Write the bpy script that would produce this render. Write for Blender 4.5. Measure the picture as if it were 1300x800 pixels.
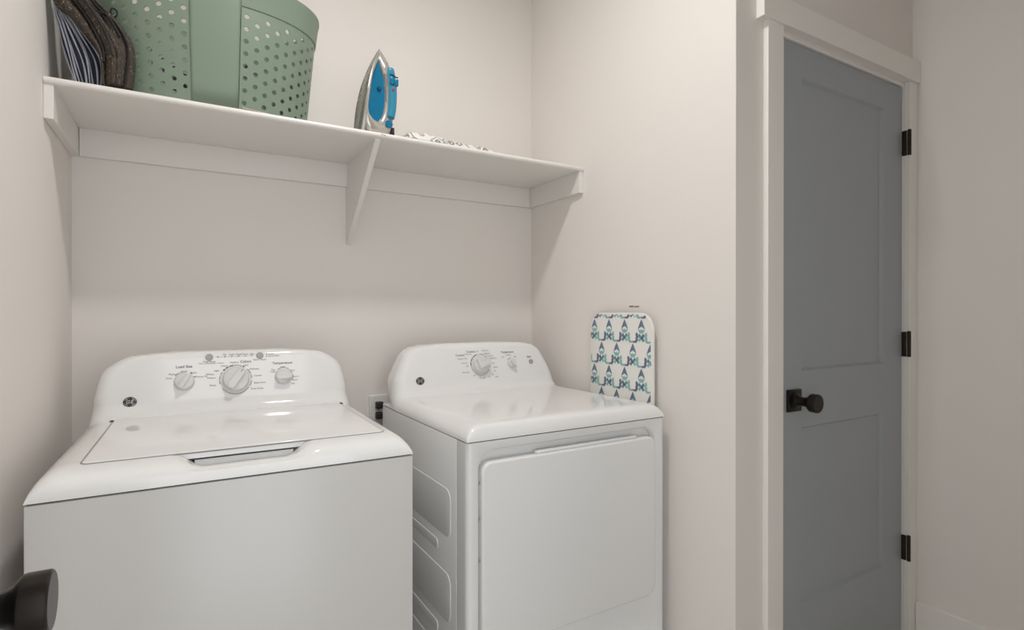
import bpy, bmesh, math, random
from mathutils import Vector, Matrix
random.seed(7)
R = math.radians
for o in list(bpy.data.objects): bpy.data.objects.remove(o)
S = bpy.context.scene
COL = S.collection

# ------------------------------------------------------------------ camera
cd = bpy.data.cameras.new('camera'); cam = bpy.data.objects.new('camera', cd); COL.objects.link(cam)
cd.sensor_fit = 'HORIZONTAL'; cd.sensor_width = 36.0; cd.lens = 36.0*699.15/1300.0
cd.clip_start = 0.02
cam.location = (0.2933, -2.0589, 1.2213)
cam.rotation_euler = (R(90)-0.0027, 0.0, -0.5328)
S.camera = cam
# ------------------------------------------------------------------ world, lights, exposure
wd = bpy.data.worlds.new('world'); S.world = wd; wd.use_nodes = True
wd.node_tree.nodes['Background'].inputs[0].default_value = (0.93, 0.97, 1.0, 1)
wd.node_tree.nodes['Background'].inputs[1].default_value = 2.3
def lamp(name, typ, loc, power, col=(1,1,1), radius=.07, size=(.3,.3), rot=(0,0,0)):
    l = bpy.data.lights.new(name, typ); l.energy = power; l.color = col
    if typ == 'POINT': l.shadow_soft_size = radius
    if typ == 'AREA': l.shape = 'RECTANGLE'; l.size, l.size_y = size
    o = bpy.data.objects.new(name, l); COL.objects.link(o); o.location = loc; o.rotation_euler = rot
    return o
lamp('ceiling_lamp', 'AREA', (.74, -1.045, 2.70), 11.0, (1.0, .985, .975), size=(.11, .11))
S.view_settings.view_transform = 'Standard'; S.view_settings.look = 'None'
S.view_settings.gamma = 1.0; S.view_settings.use_curve_mapping = False
S.view_settings.exposure = 0.10

# ------------------------------------------------------------------ materials
def lin(c):
    c = c/255.0
    return c/12.92 if c <= .04045 else ((c+.055)/1.055)**2.4
def rgb(r, g, b): return (lin(r), lin(g), lin(b), 1)
def mat(name, col, rough=.5, metal=0.0, bump=0.0, bscale=60, coat=0.0, spec=.5, var=0.0, vscale=6):
    m = bpy.data.materials.new(name); m.use_nodes = True
    nt = m.node_tree; b = nt.nodes['Principled BSDF']
    b.inputs['Base Color'].default_value = col; b.inputs['Roughness'].default_value = rough
    b.inputs['Metallic'].default_value = metal; b.inputs['Specular IOR Level'].default_value = spec
    if coat: b.inputs['Coat Weight'].default_value = coat; b.inputs['Coat Roughness'].default_value = .05
    tc = nt.nodes.new('ShaderNodeTexCoord')
    if bump:
        n = nt.nodes.new('ShaderNodeTexNoise'); n.inputs['Scale'].default_value = bscale; n.inputs['Detail'].default_value = 4
        nt.links.new(tc.outputs['Object'], n.inputs['Vector'])
        bp = nt.nodes.new('ShaderNodeBump'); bp.inputs['Strength'].default_value = bump; bp.inputs['Distance'].default_value = .002
        nt.links.new(n.outputs['Fac'], bp.inputs['Height']); nt.links.new(bp.outputs['Normal'], b.inputs['Normal'])
    if var:
        n = nt.nodes.new('ShaderNodeTexNoise'); n.inputs['Scale'].default_value = vscale; n.inputs['Detail'].default_value = 3
        nt.links.new(tc.outputs['Object'], n.inputs['Vector'])
        mx = nt.nodes.new('ShaderNodeMix'); mx.data_type = 'RGBA'
        mx.inputs[6].default_value = tuple(c*(1-var) for c in col[:3])+(1,); mx.inputs[7].default_value = tuple(min(1, c*(1+var)) for c in col[:3])+(1,)
        nt.links.new(n.outputs['Fac'], mx.inputs[0]); nt.links.new(mx.outputs[2], b.inputs['Base Color'])
    return m
M = {}
M['wall'] = mat('wall_paint', rgb(236, 230, 224), .6, bump=.10, bscale=45, var=.012, vscale=3, spec=.3)
M['ceiling'] = mat('ceiling_paint', rgb(244, 243, 240), .8)
M['floor'] = mat('floor_vinyl', rgb(206, 198, 188), .45, var=.05, vscale=4)
M['trim'] = mat('trim_paint', rgb(241, 237, 231), .35, bump=.02, bscale=30)
M['shelf'] = mat('shelf_paint', rgb(233, 229, 224), .32, bump=.03, bscale=30)
M['door'] = mat('door_paint', rgb(162, 167, 171), .42, bump=.03, bscale=50)
M['bronze'] = mat('dark_bronze', rgb(46, 41, 37), .34, metal=.75, spec=.5)
M['hinge'] = mat('hinge_bronze', rgb(48, 38, 28), .45, metal=.5)
M['enamel'] = mat('white_enamel', rgb(238, 237, 235), .065, spec=.5)
M['panelwhite'] = mat('white_painted_steel', rgb(232, 232, 231), .24, spec=.5, bump=.006, bscale=200)
M['cabinetsteel'] = mat('washer_cabinet_steel', rgb(207, 205, 202), .26, spec=.5, bump=.006, bscale=200)
M['plastic'] = mat('white_plastic', rgb(234, 233, 231), .14, spec=.5)
M['knobgrey'] = mat('pale_knob_plastic', rgb(222, 221, 219), .25)
M['btngrey'] = mat('grey_button', rgb(168, 166, 163), .3)
M['gap'] = mat('dark_gap', rgb(70, 66, 62), .8)
M['seam'] = mat('seam_grey', rgb(150, 146, 142), .7)
M['ink'] = mat('panel_ink', rgb(92, 87, 84), .6)
M['inklight'] = mat('panel_ink_pale', rgb(160, 156, 152), .6)
M['mark'] = mat('wall_mark_ink', rgb(128, 118, 110), .8)
M['badge'] = mat('badge_dark', rgb(62, 57, 54), .3, metal=.3)
M['badgelight'] = mat('badge_silver', rgb(210, 207, 203), .3, metal=.2)
M['plate'] = mat('outlet_plastic', rgb(230, 227, 222), .35)
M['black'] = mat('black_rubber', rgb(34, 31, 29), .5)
M['green'] = mat('sage_plastic', rgb(125, 141, 124), .42, bump=.02, bscale=120, spec=.4)
M['greendark'] = mat('sage_groove', rgb(98, 115, 100), .5)
M['chrome'] = mat('iron_silver', rgb(196, 191, 183), .24, metal=.6)
M['sole'] = mat('iron_soleplate', rgb(150, 150, 142), .34, metal=.6)
M['blue'] = mat('iron_blue', rgb(8, 112, 150), .22, spec=.5)
M['bluelight'] = mat('iron_blue_grip', rgb(44, 136, 166), .3)
M['bluedark'] = mat('iron_blue_dark', rgb(6, 84, 116), .3)
M['red'] = mat('iron_red', rgb(190, 40, 44), .4)
M['hole'] = mat('steam_hole', rgb(62, 64, 60), .7)
M['boardcloth'] = mat('board_cover_cloth', rgb(236, 233, 228), .85, bump=.1, bscale=400)
M['teal'] = mat('print_teal', rgb(140, 188, 182), .85)
M['tealdark'] = mat('print_deep_teal', rgb(102, 140, 154), .85)
M['navy'] = mat('print_navy', rgb(112, 116, 140), .85)
M['paper'] = mat('paper_tag', rgb(238, 216, 204), .8)
M['navycloth'] = mat('navy_lining', rgb(34, 36, 52), .9, bump=.3, bscale=300)
M['piping'] = mat('black_piping', rgb(22, 20, 19), .7)
def stripes_mat():
    m = mat('pale_stripe_cloth', rgb(150, 153, 163), .9, bump=.5, bscale=500, var=.25, vscale=160); return m
M['stripe'] = stripes_mat()
def bag_mat():
    m = mat('glitter_weave', rgb(84, 73, 63), .75, bump=.0)
    nt = m.node_tree; b = nt.nodes['Principled BSDF']; tc = nt.nodes.new('ShaderNodeTexCoord')
    mp = nt.nodes.new('ShaderNodeMapping'); mp.inputs['Rotation'].default_value = (0, R(35), 0); mp.inputs['Scale'].default_value = (760, 760, 210)
    nt.links.new(tc.outputs['Object'], mp.inputs['Vector'])
    v = nt.nodes.new('ShaderNodeTexVoronoi'); v.inputs['Scale'].default_value = 1.0
    nt.links.new(mp.outputs['Vector'], v.inputs['Vector'])
    sp = nt.nodes.new('ShaderNodeSeparateColor'); nt.links.new(v.outputs['Color'], sp.inputs[0])
    cr = nt.nodes.new('ShaderNodeValToRGB'); cr.color_ramp.interpolation = 'CONSTANT'
    e = cr.color_ramp.elements; e[0].position = 0; e[0].color = rgb(56, 48, 41); e[1].position = .962; e[1].color = rgb(176, 166, 150)
    for p_, c_ in ((.3, rgb(74, 64, 55)), (.6, rgb(62, 54, 46)), (.85, rgb(88, 77, 66))):
        k = e.new(p_); k.color = c_
    nt.links.new(sp.outputs[0], cr.inputs[0]); nt.links.new(cr.outputs['Color'], b.inputs['Base Color'])
    gt = nt.nodes.new('ShaderNodeMath'); gt.operation = 'GREATER_THAN'; gt.inputs[1].default_value = .962
    nt.links.new(sp.outputs[0], gt.inputs[0]); nt.links.new(gt.outputs[0], b.inputs['Metallic'])
    bp = nt.nodes.new('ShaderNodeBump'); bp.inputs['Strength'].default_value = .6; bp.inputs['Distance'].default_value = .002
    nt.links.new(v.outputs['Distance'], bp.inputs['Height']); nt.links.new(bp.outputs['Normal'], b.inputs['Normal'])
    return m
M['weave'] = bag_mat()
def printcloth():
    m = mat('grey_print_cloth', rgb(226, 222, 216), .9)
    nt = m.node_tree; b = nt.nodes['Principled BSDF']; tc = nt.nodes.new('ShaderNodeTexCoord')
    v = nt.nodes.new('ShaderNodeTexVoronoi'); v.inputs['Scale'].default_value = 30; v.feature = 'F1'; v.distance = 'MANHATTAN'
    nt.links.new(tc.outputs['Object'], v.inputs['Vector'])
    cr = nt.nodes.new('ShaderNodeValToRGB'); cr.color_ramp.interpolation = 'CONSTANT'
    e = cr.color_ramp.elements; e[0].color = rgb(224, 221, 215); e[1].position = .20; e[1].color = rgb(140, 138, 134)
    k = e.new(.46); k.color = rgb(228, 225, 219); k = e.new(.72); k.color = rgb(166, 164, 159); k = e.new(.95); k.color = rgb(228, 225, 219)
    nt.links.new(v.outputs['Distance'], cr.inputs[0]); nt.links.new(cr.outputs['Color'], b.inputs['Base Color'])
    return m
M['print'] = printcloth()

# ------------------------------------------------------------------ mesh helpers
def obj(name, bm, m, parent=None, smooth=False, normals=True, angle=35):
    if normals: bmesh.ops.recalc_face_normals(bm, faces=bm.faces[:])
    me = bpy.data.meshes.new(name); bm.to_mesh(me); bm.free()
    ms = m if isinstance(m, (list, tuple)) else [m]
    for x in ms: me.materials.append(x)
    o = bpy.data.objects.new(name, me); COL.objects.link(o)
    if smooth:
        me.polygons.foreach_set('use_smooth', [True]*len(me.polygons))
        try: me.set_sharp_from_angle(angle=R(angle))
        except Exception: pass
    if parent: o.parent = parent
    return o
def empty(name, loc=(0, 0, 0), rz=0.0):
    o = bpy.data.objects.new(name, None); COL.objects.link(o); o.location = loc; o.rotation_euler = (0, 0, rz)
    o.empty_display_size = .05
    return o
def tag(o, label, cat, group=None):
    o['label'] = label; o['category'] = cat
    if group: o['group'] = group
    return o
def lab(o, label): o['label'] = label; return o
def struct(o, label=None):
    o['kind'] = 'structure'
    if label: o['label'] = label
    return o
def box(bm, x0, x1, y0, y1, z0, z1, bev=0.0, seg=2, mi=0):
    vs = [bm.verts.new(p) for p in ((x0,y0,z0),(x1,y0,z0),(x1,y1,z0),(x0,y1,z0),(x0,y0,z1),(x1,y0,z1),(x1,y1,z1),(x0,y1,z1))]
    fs = [bm.faces.new([vs[i] for i in f]) for f in ((0,3,2,1),(4,5,6,7),(0,1,5,4),(1,2,6,5),(2,3,7,6),(3,0,4,7))]
    for f in fs: f.material_index = mi
    if bev:
        es = list({e for f in fs for e in f.edges})
        bmesh.ops.bevel(bm, geom=es, offset=bev, segments=seg, affect='EDGES', profile=.5, clamp_overlap=True)
    return bm
def BX(*a, **k): return box(bmesh.new(), *a, **k)
def rrect(x0, x1, y0, y1, r, n=6):
    """rounded rectangle outline, r a number or (bl, br, tr, tl)"""
    rr = (r,)*4 if not isinstance(r, (tuple, list)) else r
    out = []
    for (cx, cy, a0, q) in ((x0+rr[0], y0+rr[0], 180, rr[0]), (x1-rr[1], y0+rr[1], 270, rr[1]), (x1-rr[2], y1-rr[2], 0, rr[2]), (x0+rr[3], y1-rr[3], 90, rr[3])):
        for i in range(n+1):
            a = R(a0+90.0*i/n); out.append((cx+q*math.cos(a), cy+q*math.sin(a)))
    return out
def offset_poly(poly, d):
    """inward offset of a ccw outline"""
    n = len(poly); out = []
    for i in range(n):
        p0 = Vector(poly[i-1]); p1 = Vector(poly[i]); p2 = Vector(poly[(i+1) % n])
        e1 = (p1-p0); e2 = (p2-p1)
        if e1.length < 1e-9: e1 = e2
        if e2.length < 1e-9: e2 = e1
        n1 = Vector((-e1.y, e1.x)).normalized(); n2 = Vector((-e2.y, e2.x)).normalized()
        b = (n1+n2); b = b.normalized() if b.length > 1e-6 else n1
        k = max(.35, b.dot(n1)); out.append(tuple(p1+b*(d/k)))
    return out
def plate(bm, outline, f, h0, h1, bev=0.0, seg=3, mi=0, cap0=True):
    """extruded outline; f(a,b,h) -> 3D; bevelled on the h1 side"""
    rings = [(outline, h0)]
    if bev:
        for i in range(seg+1):
            t = R(90.0*i/seg)
            rings.append((offset_poly(outline, bev*(1-math.cos(t))), h1-bev*(1 if h1 > h0 else -1)*(1-math.sin(t))))
    else: rings.append((outline, h1))
    vr = [[bm.verts.new(f(a, b, h)) for a, b in o] for o, h in rings]
    n = len(outline); fs = []
    for k in range(len(vr)-1):
        for i in range(n):
            fs.append(bm.faces.new((vr[k][i], vr[k][(i+1) % n], vr[k+1][(i+1) % n], vr[k+1][i])))
    fs.append(bm.faces.new(vr[-1]))
    if cap0: fs.append(bm.faces.new(vr[0][::-1]))
    for q in fs: q.material_index = mi
    return bm
def lathe(bm, prof, mtx, n=40, mi=0):
    """prof: (radius, height) about local z, transformed by mtx"""
    rings = []
    for r, h in prof:
        if r < 1e-6: rings.append([bm.verts.new(mtx @ Vector((0, 0, h)))])
        else: rings.append([bm.verts.new(mtx @ Vector((r*math.cos(2*math.pi*i/n), r*math.sin(2*math.pi*i/n), h))) for i in range(n)])
    for a, b in zip(rings, rings[1:]):
        for i in range(n):
            j = (i+1) % n
            if len(a) == 1 and len(b) == 1: continue
            if len(a) == 1: q = bm.faces.new((a[0], b[i], b[j]))
            elif len(b) == 1: q = bm.faces.new((a[i], a[j], b[0]))
            else: q = bm.faces.new((a[i], a[j], b[j], b[i]))
            q.material_index = mi
    return bm
def catmull(pts, sub=6):
    out = []; n = len(pts); P = [Vector(p) for p in pts]
    for i in range(n-1):
        p0 = P[max(i-1, 0)]; p1 = P[i]; p2 = P[i+1]; p3 = P[min(i+2, n-1)]
        for k in range(sub):
            t = k/sub
            out.append(.5*((2*p1)+(-p0+p2)*t+(2*p0-5*p1+4*p2-p3)*t*t+(-p0+3*p1-3*p2+p3)*t**3))
    out.append(P[-1]); return out
def tube(bm, pts, r, n=8, closed=False, mi=0):
    P = [Vector(p) for p in pts]; m = len(P); rings = []
    for i, p in enumerate(P):
        if closed: t = P[(i+1) % m]-P[i-1]
        else: t = P[min(i+1, m-1)]-P[max(i-1, 0)]
        t.normalize()
        a = t.cross(Vector((0, 0, 1)) if abs(t.z) < .9 else Vector((0, 1, 0))) if i == 0 else a-t*a.dot(t)
        a.normalize(); b = t.cross(a); rr = r[i] if isinstance(r, (list, tuple)) else r
        rings.append([bm.verts.new(p+a*rr*math.cos(2*math.pi*k/n)+b*rr*math.sin(2*math.pi*k/n)) for k in range(n)])
    for i in range(m if closed else m-1):
        A = rings[i]; B = rings[(i+1) % m]
        for k in range(n):
            bm.faces.new((A[k], A[(k+1) % n], B[(k+1) % n], B[k])).material_index = mi
    if not closed: bm.faces.new(rings[0]); bm.faces.new(rings[-1])
    return bm
def smooth01(a, b, x):
    t = min(1, max(0, (x-a)/(b-a))); return t*t*(3-2*t)
def interp(tab, x):
    if x <= tab[0][0]: return tab[0][1]
    for (a, b), (c, d) in zip(tab, tab[1:]):
        if x <= c: return b+(d-b)*(x-a)/(c-a)
    return tab[-1][1]
def add_text(bm, s, size, mtx, mi=0, weight=0.0, align='CENTER'):
    c = bpy.data.curves.new('t', 'FONT'); c.body = s; c.size = size; c.align_x = align; c.align_y = 'CENTER'; c.offset = weight; c.resolution_u = 3
    o = bpy.data.objects.new('t', c); COL.objects.link(o)
    dg = bpy.context.evaluated_depsgraph_get(); me = bpy.data.meshes.new_from_object(o.evaluated_get(dg))
    me.transform(mtx); n0 = len(bm.faces); bm.from_mesh(me); bm.faces.ensure_lookup_table()
    for f in bm.faces[n0:]: f.material_index = mi
    bpy.data.objects.remove(o); bpy.data.curves.remove(c); bpy.data.meshes.remove(me)

# ------------------------------------------------------------------ room
W = 1.6066; D = 1.0561; XR = 2.6017; H = 2.74; YB = -2.20
DX0, DX1, DZ = 1.7935, 2.5445, 2.052          # doorway
def sbox(name, *a, m='wall', label=None, parent=None, bev=0.0):
    return struct(obj(name, BX(*a, bev=bev), M[m]), label)
sbox('floor', -.1, XR+.1, YB-1.3, .1, -.1, 0, m='floor')
sbox('ceiling', -.1, XR+.1, YB-.1, .1, H, H+.1, m='ceiling')
sbox('wall_left', -.1, 0, YB-.1, .1, 0, H)
sbox('wall_back', 0, W, 0, .1, 0, H)
sbox('wall_right', W, W+.1, -D+.1, .1, 0, H, label='pale warm white wall on the right of the laundry nook')
bm = BX(W, DX0-.003, -D, -D+.1, 0, H); box(bm, DX1+.003, XR, -D, -D+.1, 0, H); box(bm, DX0-.003, DX1+.003, -D, -D+.1, DZ+.003, H)
struct(obj('wall_doorway', bm, M['wall']))
sbox('wall_far_right', XR, XR+.1, YB-.1, -D+.1, 0, H)
bm = BX(0, .10, YB-.1, YB, 0, H); box(bm, .93, XR, YB-.1, YB, 0, H); box(bm, .10, .93, YB-.1, YB, 2.06, H)
struct(obj('wall_rear', bm, M['wall']))
# door trim
bm = BX(1.7247, DX0+.004, -D-.018, -D, 0, 2.0636, bev=.0015); struct(obj('trim_1', bm, M['trim']), 'left upright of the white casing round the blue-grey door')
bm = BX(DX1-.002, XR-.0005, -D-.018, -D, 0, 2.0615, bev=.0015); struct(obj('trim_2', bm, M['trim']), 'right upright of the white casing on the hinge side')
bm = BX(1.6925, XR-.0005, -D-.027, -D, 2.0625, 2.139, bev=.0015); struct(obj('trim_3', bm, M['trim']), 'flat white head casing above the blue-grey door')
# jambs and stops
bm = BX(DX0-.0025, DX0+.004, -D, -D+.1, 0, DZ); box(bm, DX1-.004, DX1+.0025, -D, -D+.1, 0, DZ); box(bm, DX0+.004, DX1-.004, -D, -D+.1, DZ-.006, DZ+.0025)
struct(obj('trim_4', bm, M['trim']), 'door jamb lining inside the casing')
# baseboards
bm = BX(XR-.015, XR, YB, -D-.019, 0, .168, bev=.002); struct(obj('baseboard_far_right', bm, M['trim']))
bm = BX(W+.002, 1.7245, -D-.015, -D, 0, .168, bev=.002); struct(obj('baseboard_doorway', bm, M['trim']))
bm = BX(.002, W-.002, -.015, 0, 0, .168, bev=.002); struct(obj('baseboard_back', bm, M['trim']))

def knob_mesh(mtx):
    prof = [(0, 0), (.026, 0), (.026, .003), (.0175, .006), (.0142, .013), (.0134, .024), (.0142, .033), (.0165, .0395), (.0205, .0445), (.0252, .0480), (.0272, .0505), (.0278, .0530), (.0276, .0695), (.0268, .0710), (.0252, .0718), (0, .0718)]
    return lathe(bmesh.new(), prof, mtx, 48)
# door_1 : blue-grey two panel door
d1 = empty('door_1', (DX0, -D, 0)); struct(d1, 'closed blue-grey two panel door with a black knob')
x0, x1 = .006, DX1-DX0-.006; yf, yb = .006, .041
def dpart(name, bm, m, smooth=False): return obj(name, bm, m, d1, smooth)
pu = (1.925-DX0, 2.407-DX0); pz1 = (1.045, 1.945); pz2 = (.326, .870)
bm = BX(x0, pu[0], yf, yb, .008, 2.043); box(bm, pu[1], x1, yf, yb, .008, 2.043)
for za, zb in ((.008, pz2[0]), (pz2[1], pz1[0]), (pz1[1], 2.043)): box(bm, pu[0], pu[1], yf, yb, za, zb)
dpart('door_frame', bm, M['door'])
for za, zb in (pz1, pz2):
    bm = bmesh.new()
    o1 = [(pu[0], za), (pu[1], za), (pu[1], zb), (pu[0], zb)]; o2 = offset_poly(o1, .007)
    A = [bm.verts.new((a, yf+.0004, b)) for a, b in o1]; Bv = [bm.verts.new((a, yf+.0095, b)) for a, b in o2]
    for i in range(4): bm.faces.new((A[i], A[(i+1) % 4], Bv[(i+1) % 4], Bv[i]))
    bm.faces.new(Bv)
    C = [bm.verts.new((a, yb-.008, b)) for a, b in o1]; bm.faces.new(C[::-1])
    for i in range(4): bm.faces.new((A[i], A[(i+1) % 4], C[(i+1) % 4], C[i]))
    dpart('door_panel', bm, M['door'])
for zc in (1.840, 1.110, .370):
    bm = BX(x1-.001, x1+.009, -.0085, .006, zc-.045, zc+.045, bev=.001)
    lathe(bm, [(0, -.0455), (.0062, -.0455), (.0062, .0455), (.0045, .0475), (0, .0485)], Matrix.Translation((x1+.004, -.0165, zc)), 14)
    for k in (-.027, -.009, .009, .027): lathe(bm, [(.0063, k-.0006), (.0066, k), (.0063, k+.0006)], Matrix.Translation((x1+.004, -.0165, zc)), 14)
    lab(dpart('hinge', bm, M['hinge'], True), 'dark bronze door hinge')
bm = bmesh.new(); plate(bm, rrect(1.847-DX0, 1.914-DX0, .9235, .9905, .002, 2), lambda a, b, h: Vector((a, yf-h, b)), 0, .008, .0015)
ros = lab(dpart('rosette', bm, M['bronze'], True), 'square dark bronze rosette behind the knob')
kb = obj('door_knob', knob_mesh(Matrix.Translation((1.8805-DX0, yf-.008, .957)) @ Matrix.Rotation(R(90), 4, 'X')), M['bronze'], ros, True, angle=25)
lab(kb, 'round dark bronze door knob')

# door_2 : open leaf beside the left wall, only its knob reaches the picture
d2 = empty('door_2', (0, 0, 0)); struct(d2, 'open door leaf along the left wall, its dark knob at the lower left corner')
KX, KY, KZ = .119, -1.4525, .9755
obj('door_slab', BX(KX-.035, KX, -2.17, KY+.068, .008, 2.04, bev=.0015), M['door'], d2)
bm = bmesh.new(); plate(bm, rrect(KY-.0335, KY+.0335, KZ-.0335, KZ+.0335, .002, 2), lambda a, b, h: Vector((KX+h, a, b)), 0, .008, .0015)
r2 = lab(obj('rosette', bm, M['bronze'], d2, True), 'square dark bronze rosette')
kb = obj('door_knob', knob_mesh(Matrix.Translation((KX+.008, KY, KZ)) @ Matrix.Rotation(R(90), 4, 'Y') @ Matrix.Scale(.93, 4)), M['bronze'], r2, True, angle=25)
lab(kb, 'dark bronze knob entering the picture at lower left')

# ------------------------------------------------------------------ wall shelf
ZT = 1.7844; ZB = 1.7674; SD = .379
sh = empty('wall_shelf', (W/2, 0, ZT)); tag(sh, 'long white painted wall shelf on cleats above the washer and dryer', 'shelf')
def spart(name, bm, smooth=False):
    bm.transform(Matrix.Translation((-W/2, 0, -ZT))); return obj(name, bm, M['shelf'], sh, smooth)
t = ZT-ZB; nose = [(-.001, ZB)]
prof = [(-.001, ZB), (-SD+.008, ZB)] + [(-SD+.0085-.0085*math.cos(R(a)), ZB+.0085+.0085*math.sin(R(a))) for a in range(-75, 76, 15)] + [(-SD+.008, ZT), (-.001, ZT)]
bm = bmesh.new(); plate(bm, prof, lambda a, b, h: Vector((h, a, b)), .001, W-.001); spart('shelf_board', bm, True)
CH = .0823; cz0 = ZB-CH
spart('back_cleat', BX(.0205, W-.0205, -.019, -.0005, cz0, ZB, bev=.001))
spart('side_cleat', BX(.0005, .0195, -.372, -.0005, cz0, ZB, bev=.001))
spart('side_cleat', BX(W-.0195, W-.0005, -.372, -.0005, cz0, ZB, bev=.001))
bm = bmesh.new(); plate(bm, [(-.0195, ZB), (-.0195, cz0), (-.0005, cz0), (-.0005, 1.477), (-.010, 1.472), (-.016, 1.478), (-.366, ZB-.006), (-.366, ZB)], lambda a, b, h: Vector((h, a, b)), .797, .814)
spart('bracket', bm)
bm = BX(.8135, .8190, -SD-.0005, -SD+.0005, 1.7765, 1.7785); box(bm, .8215, .8265, -SD-.0005, -SD+.0005, 1.7752, 1.7772)
bm.transform(Matrix.Translation((-W/2, 0, -ZT))); obj('edge_mark', bm, M['ink'], sh)['kind'] = 'stuff'

# ------------------------------------------------------------------ washer and dryer: shared shapes
UW = .686
def face_v(z): return .568+.24*(z-.985)
HW_WASHER = [(.945, .343), (.96, .3365), (.98, .330), (1.0, .3265), (1.03, .321), (1.055, .314), (1.072, .303), (1.086, .284), (1.096, .266), (1.1025, .249), (1.108, .21), (1.1125, .13)]
HW_DRYER = [(.943, .343), (.955, .3385), (.973, .332), (.99, .325), (1.011, .317), (1.04, .303), (1.068, .289), (1.082, .279), (1.092, .267), (1.101, .249), (1.108, .21), (1.1125, .13)]
def machine_top(z0, nose, deckz, HWT, scoop=False):
    pts = [(v, z0+dz) for v, dz in nose]+[(.10, deckz), (.20, deckz), (.35, deckz), (.47, deckz), (.515, deckz+.0005), (.538, deckz+.0035), (.5535, deckz+.0125), (.5612, deckz+.0245)]
    for z in (.98, 1.0, 1.03, 1.06, 1.085, 1.097): pts.append((face_v(z), z))
    pts += [(.599, 1.1045), (.6055, 1.1098), (.614, 1.112), (.64, 1.1125), (.66, 1.1125)]
    prof = catmull(pts, 4); c = UW/2; rows = []; bm = bmesh.new()
    NF, NQ = 44, 9
    for p in prof:
        v, z = p.x, p.y
        con = v > .45
        w = smooth01(deckz+.002, deckz+.05, z) if con else 0.0
        hw = interp(HWT, z) if con else .343
        Ed = Vector((0, -(z-z0))); Ec = Vector((.66-v, 0)); E = Ed*(1-w)+Ec*w
        L = E.length
        re = (1-w)*L+w*min(.035, L)
        ru = ((1-w)*.05+w*.034) if con else .006+.044*min(1, (z-z0)/(deckz-z0))
        row = []
        side = []
        for q in range(NQ+1):
            th = R(90.0*q/NQ); side.append((hw-ru+ru*math.sin(th), (re*(1-math.cos(th))/L) if L > 1e-9 else 0))
        side.append((hw, 1.0))
        us = [(-u, g) for u, g in side[::-1]]+[((-1+2*i/NF)*(hw-ru), 0) for i in range(1, NF)]+side
        for u, g in us:
            pv, pz = v+E.x*g, z+E.y*g
            if scoop and v < .2:
                du = abs(u+c-.3435); wu = 1-smooth01(.078, .128, du)
                k = (.44*smooth01(.002, .014, v)+.22*smooth01(.026, .05, v))*(1-smooth01(.09, .12, v))
                pz = z0+(pz-z0)*(1-k*wu)
            row.append(bm.verts.new((c+u, pv, pz)))
        rows.append(row)
    for a, b in zip(rows, rows[1:]):
        for i in range(len(a)-1): bm.faces.new((a[i], a[i+1], b[i+1], b[i]))
    bmesh.ops.remove_doubles(bm, verts=bm.verts[:], dist=1e-5)
    return bm
FN = Vector((0, -1, .24)).normalized(); FY = Vector((0, .24, 1)).normalized()
def face_mtx(u, z, lift=0.0, ang=0.0):
    """frame lying on the sloped console face: x right, y up the face, z out of it"""
    m = Matrix((Vector((1, 0, 0)), FY, FN)).transposed().to_4x4()
    return Matrix.Translation(Vector((u, face_v(z), z))+FN*lift) @ m @ Matrix.Rotation(ang, 4, 'Z')
def arc(bm, u, z, r0, r1, a0, a1, lift=.0006, mi=0, n=10):
    m = face_mtx(u, z, lift); A = []; B = []
    for i in range(n+1):
        a = R(a0+(a1-a0)*i/n); A.append(bm.verts.new(m @ Vector((r0*math.cos(a), r0*math.sin(a), 0)))); B.append(bm.verts.new(m @ Vector((r1*math.cos(a), r1*math.sin(a), 0))))
    for i in range(n): bm.faces.new((A[i], B[i], B[i+1], A[i+1])).material_index = mi
def dot(bm, u, z, r, mi=0):
    m = face_mtx(u, z, .0006); bm.faces.new([bm.verts.new(m @ Vector((r*math.cos(2*math.pi*i/10), r*math.sin(2*math.pi*i/10), 0))) for i in range(10)]).material_index = mi
def knob(name, parent, u, z, r, h, grip_ang, grip_w, skirt=None, label=None, wedge=False, m='knobgrey'):
    mt = face_mtx(u, z)
    bm = lathe(bmesh.new(), [(r*1.0, 0), (r*1.0, h*.35), (r*.97, h*.75), (r*.9, h*.95), (r*.8, h), (0, h*1.02)], mt, 44)
    k = obj(name, bm, M[m], parent, True, angle=30)
    if label: lab(k, label)
    g = face_mtx(u, z, 0, R(grip_ang)); bm = bmesh.new()
    if wedge: out = [(-r*.55, -grip_w*.9), (r*.98, -grip_w*.55), (r*.98, grip_w*.55), (-r*.3, grip_w*.5), (-r*.62, grip_w*1.3)]
    else: out = rrect(-r*.93, r*.93, -grip_w/2, grip_w/2, grip_w*.45, 5)
    plate(bm, out, lambda a, b, hh: g @ Vector((a, b, hh)), h*.5, h*1.75, r*.08)
    obj('grip', bm, M[m], k, True)
    if skirt:
        bm = lathe(bmesh.new(), [(skirt, 0), (skirt, .0015), (skirt-.0015, .0022), (r*.9, .0022)], mt, 44)
        obj('skirt', bm, M['knobgrey'], k, True)
    return k
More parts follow.
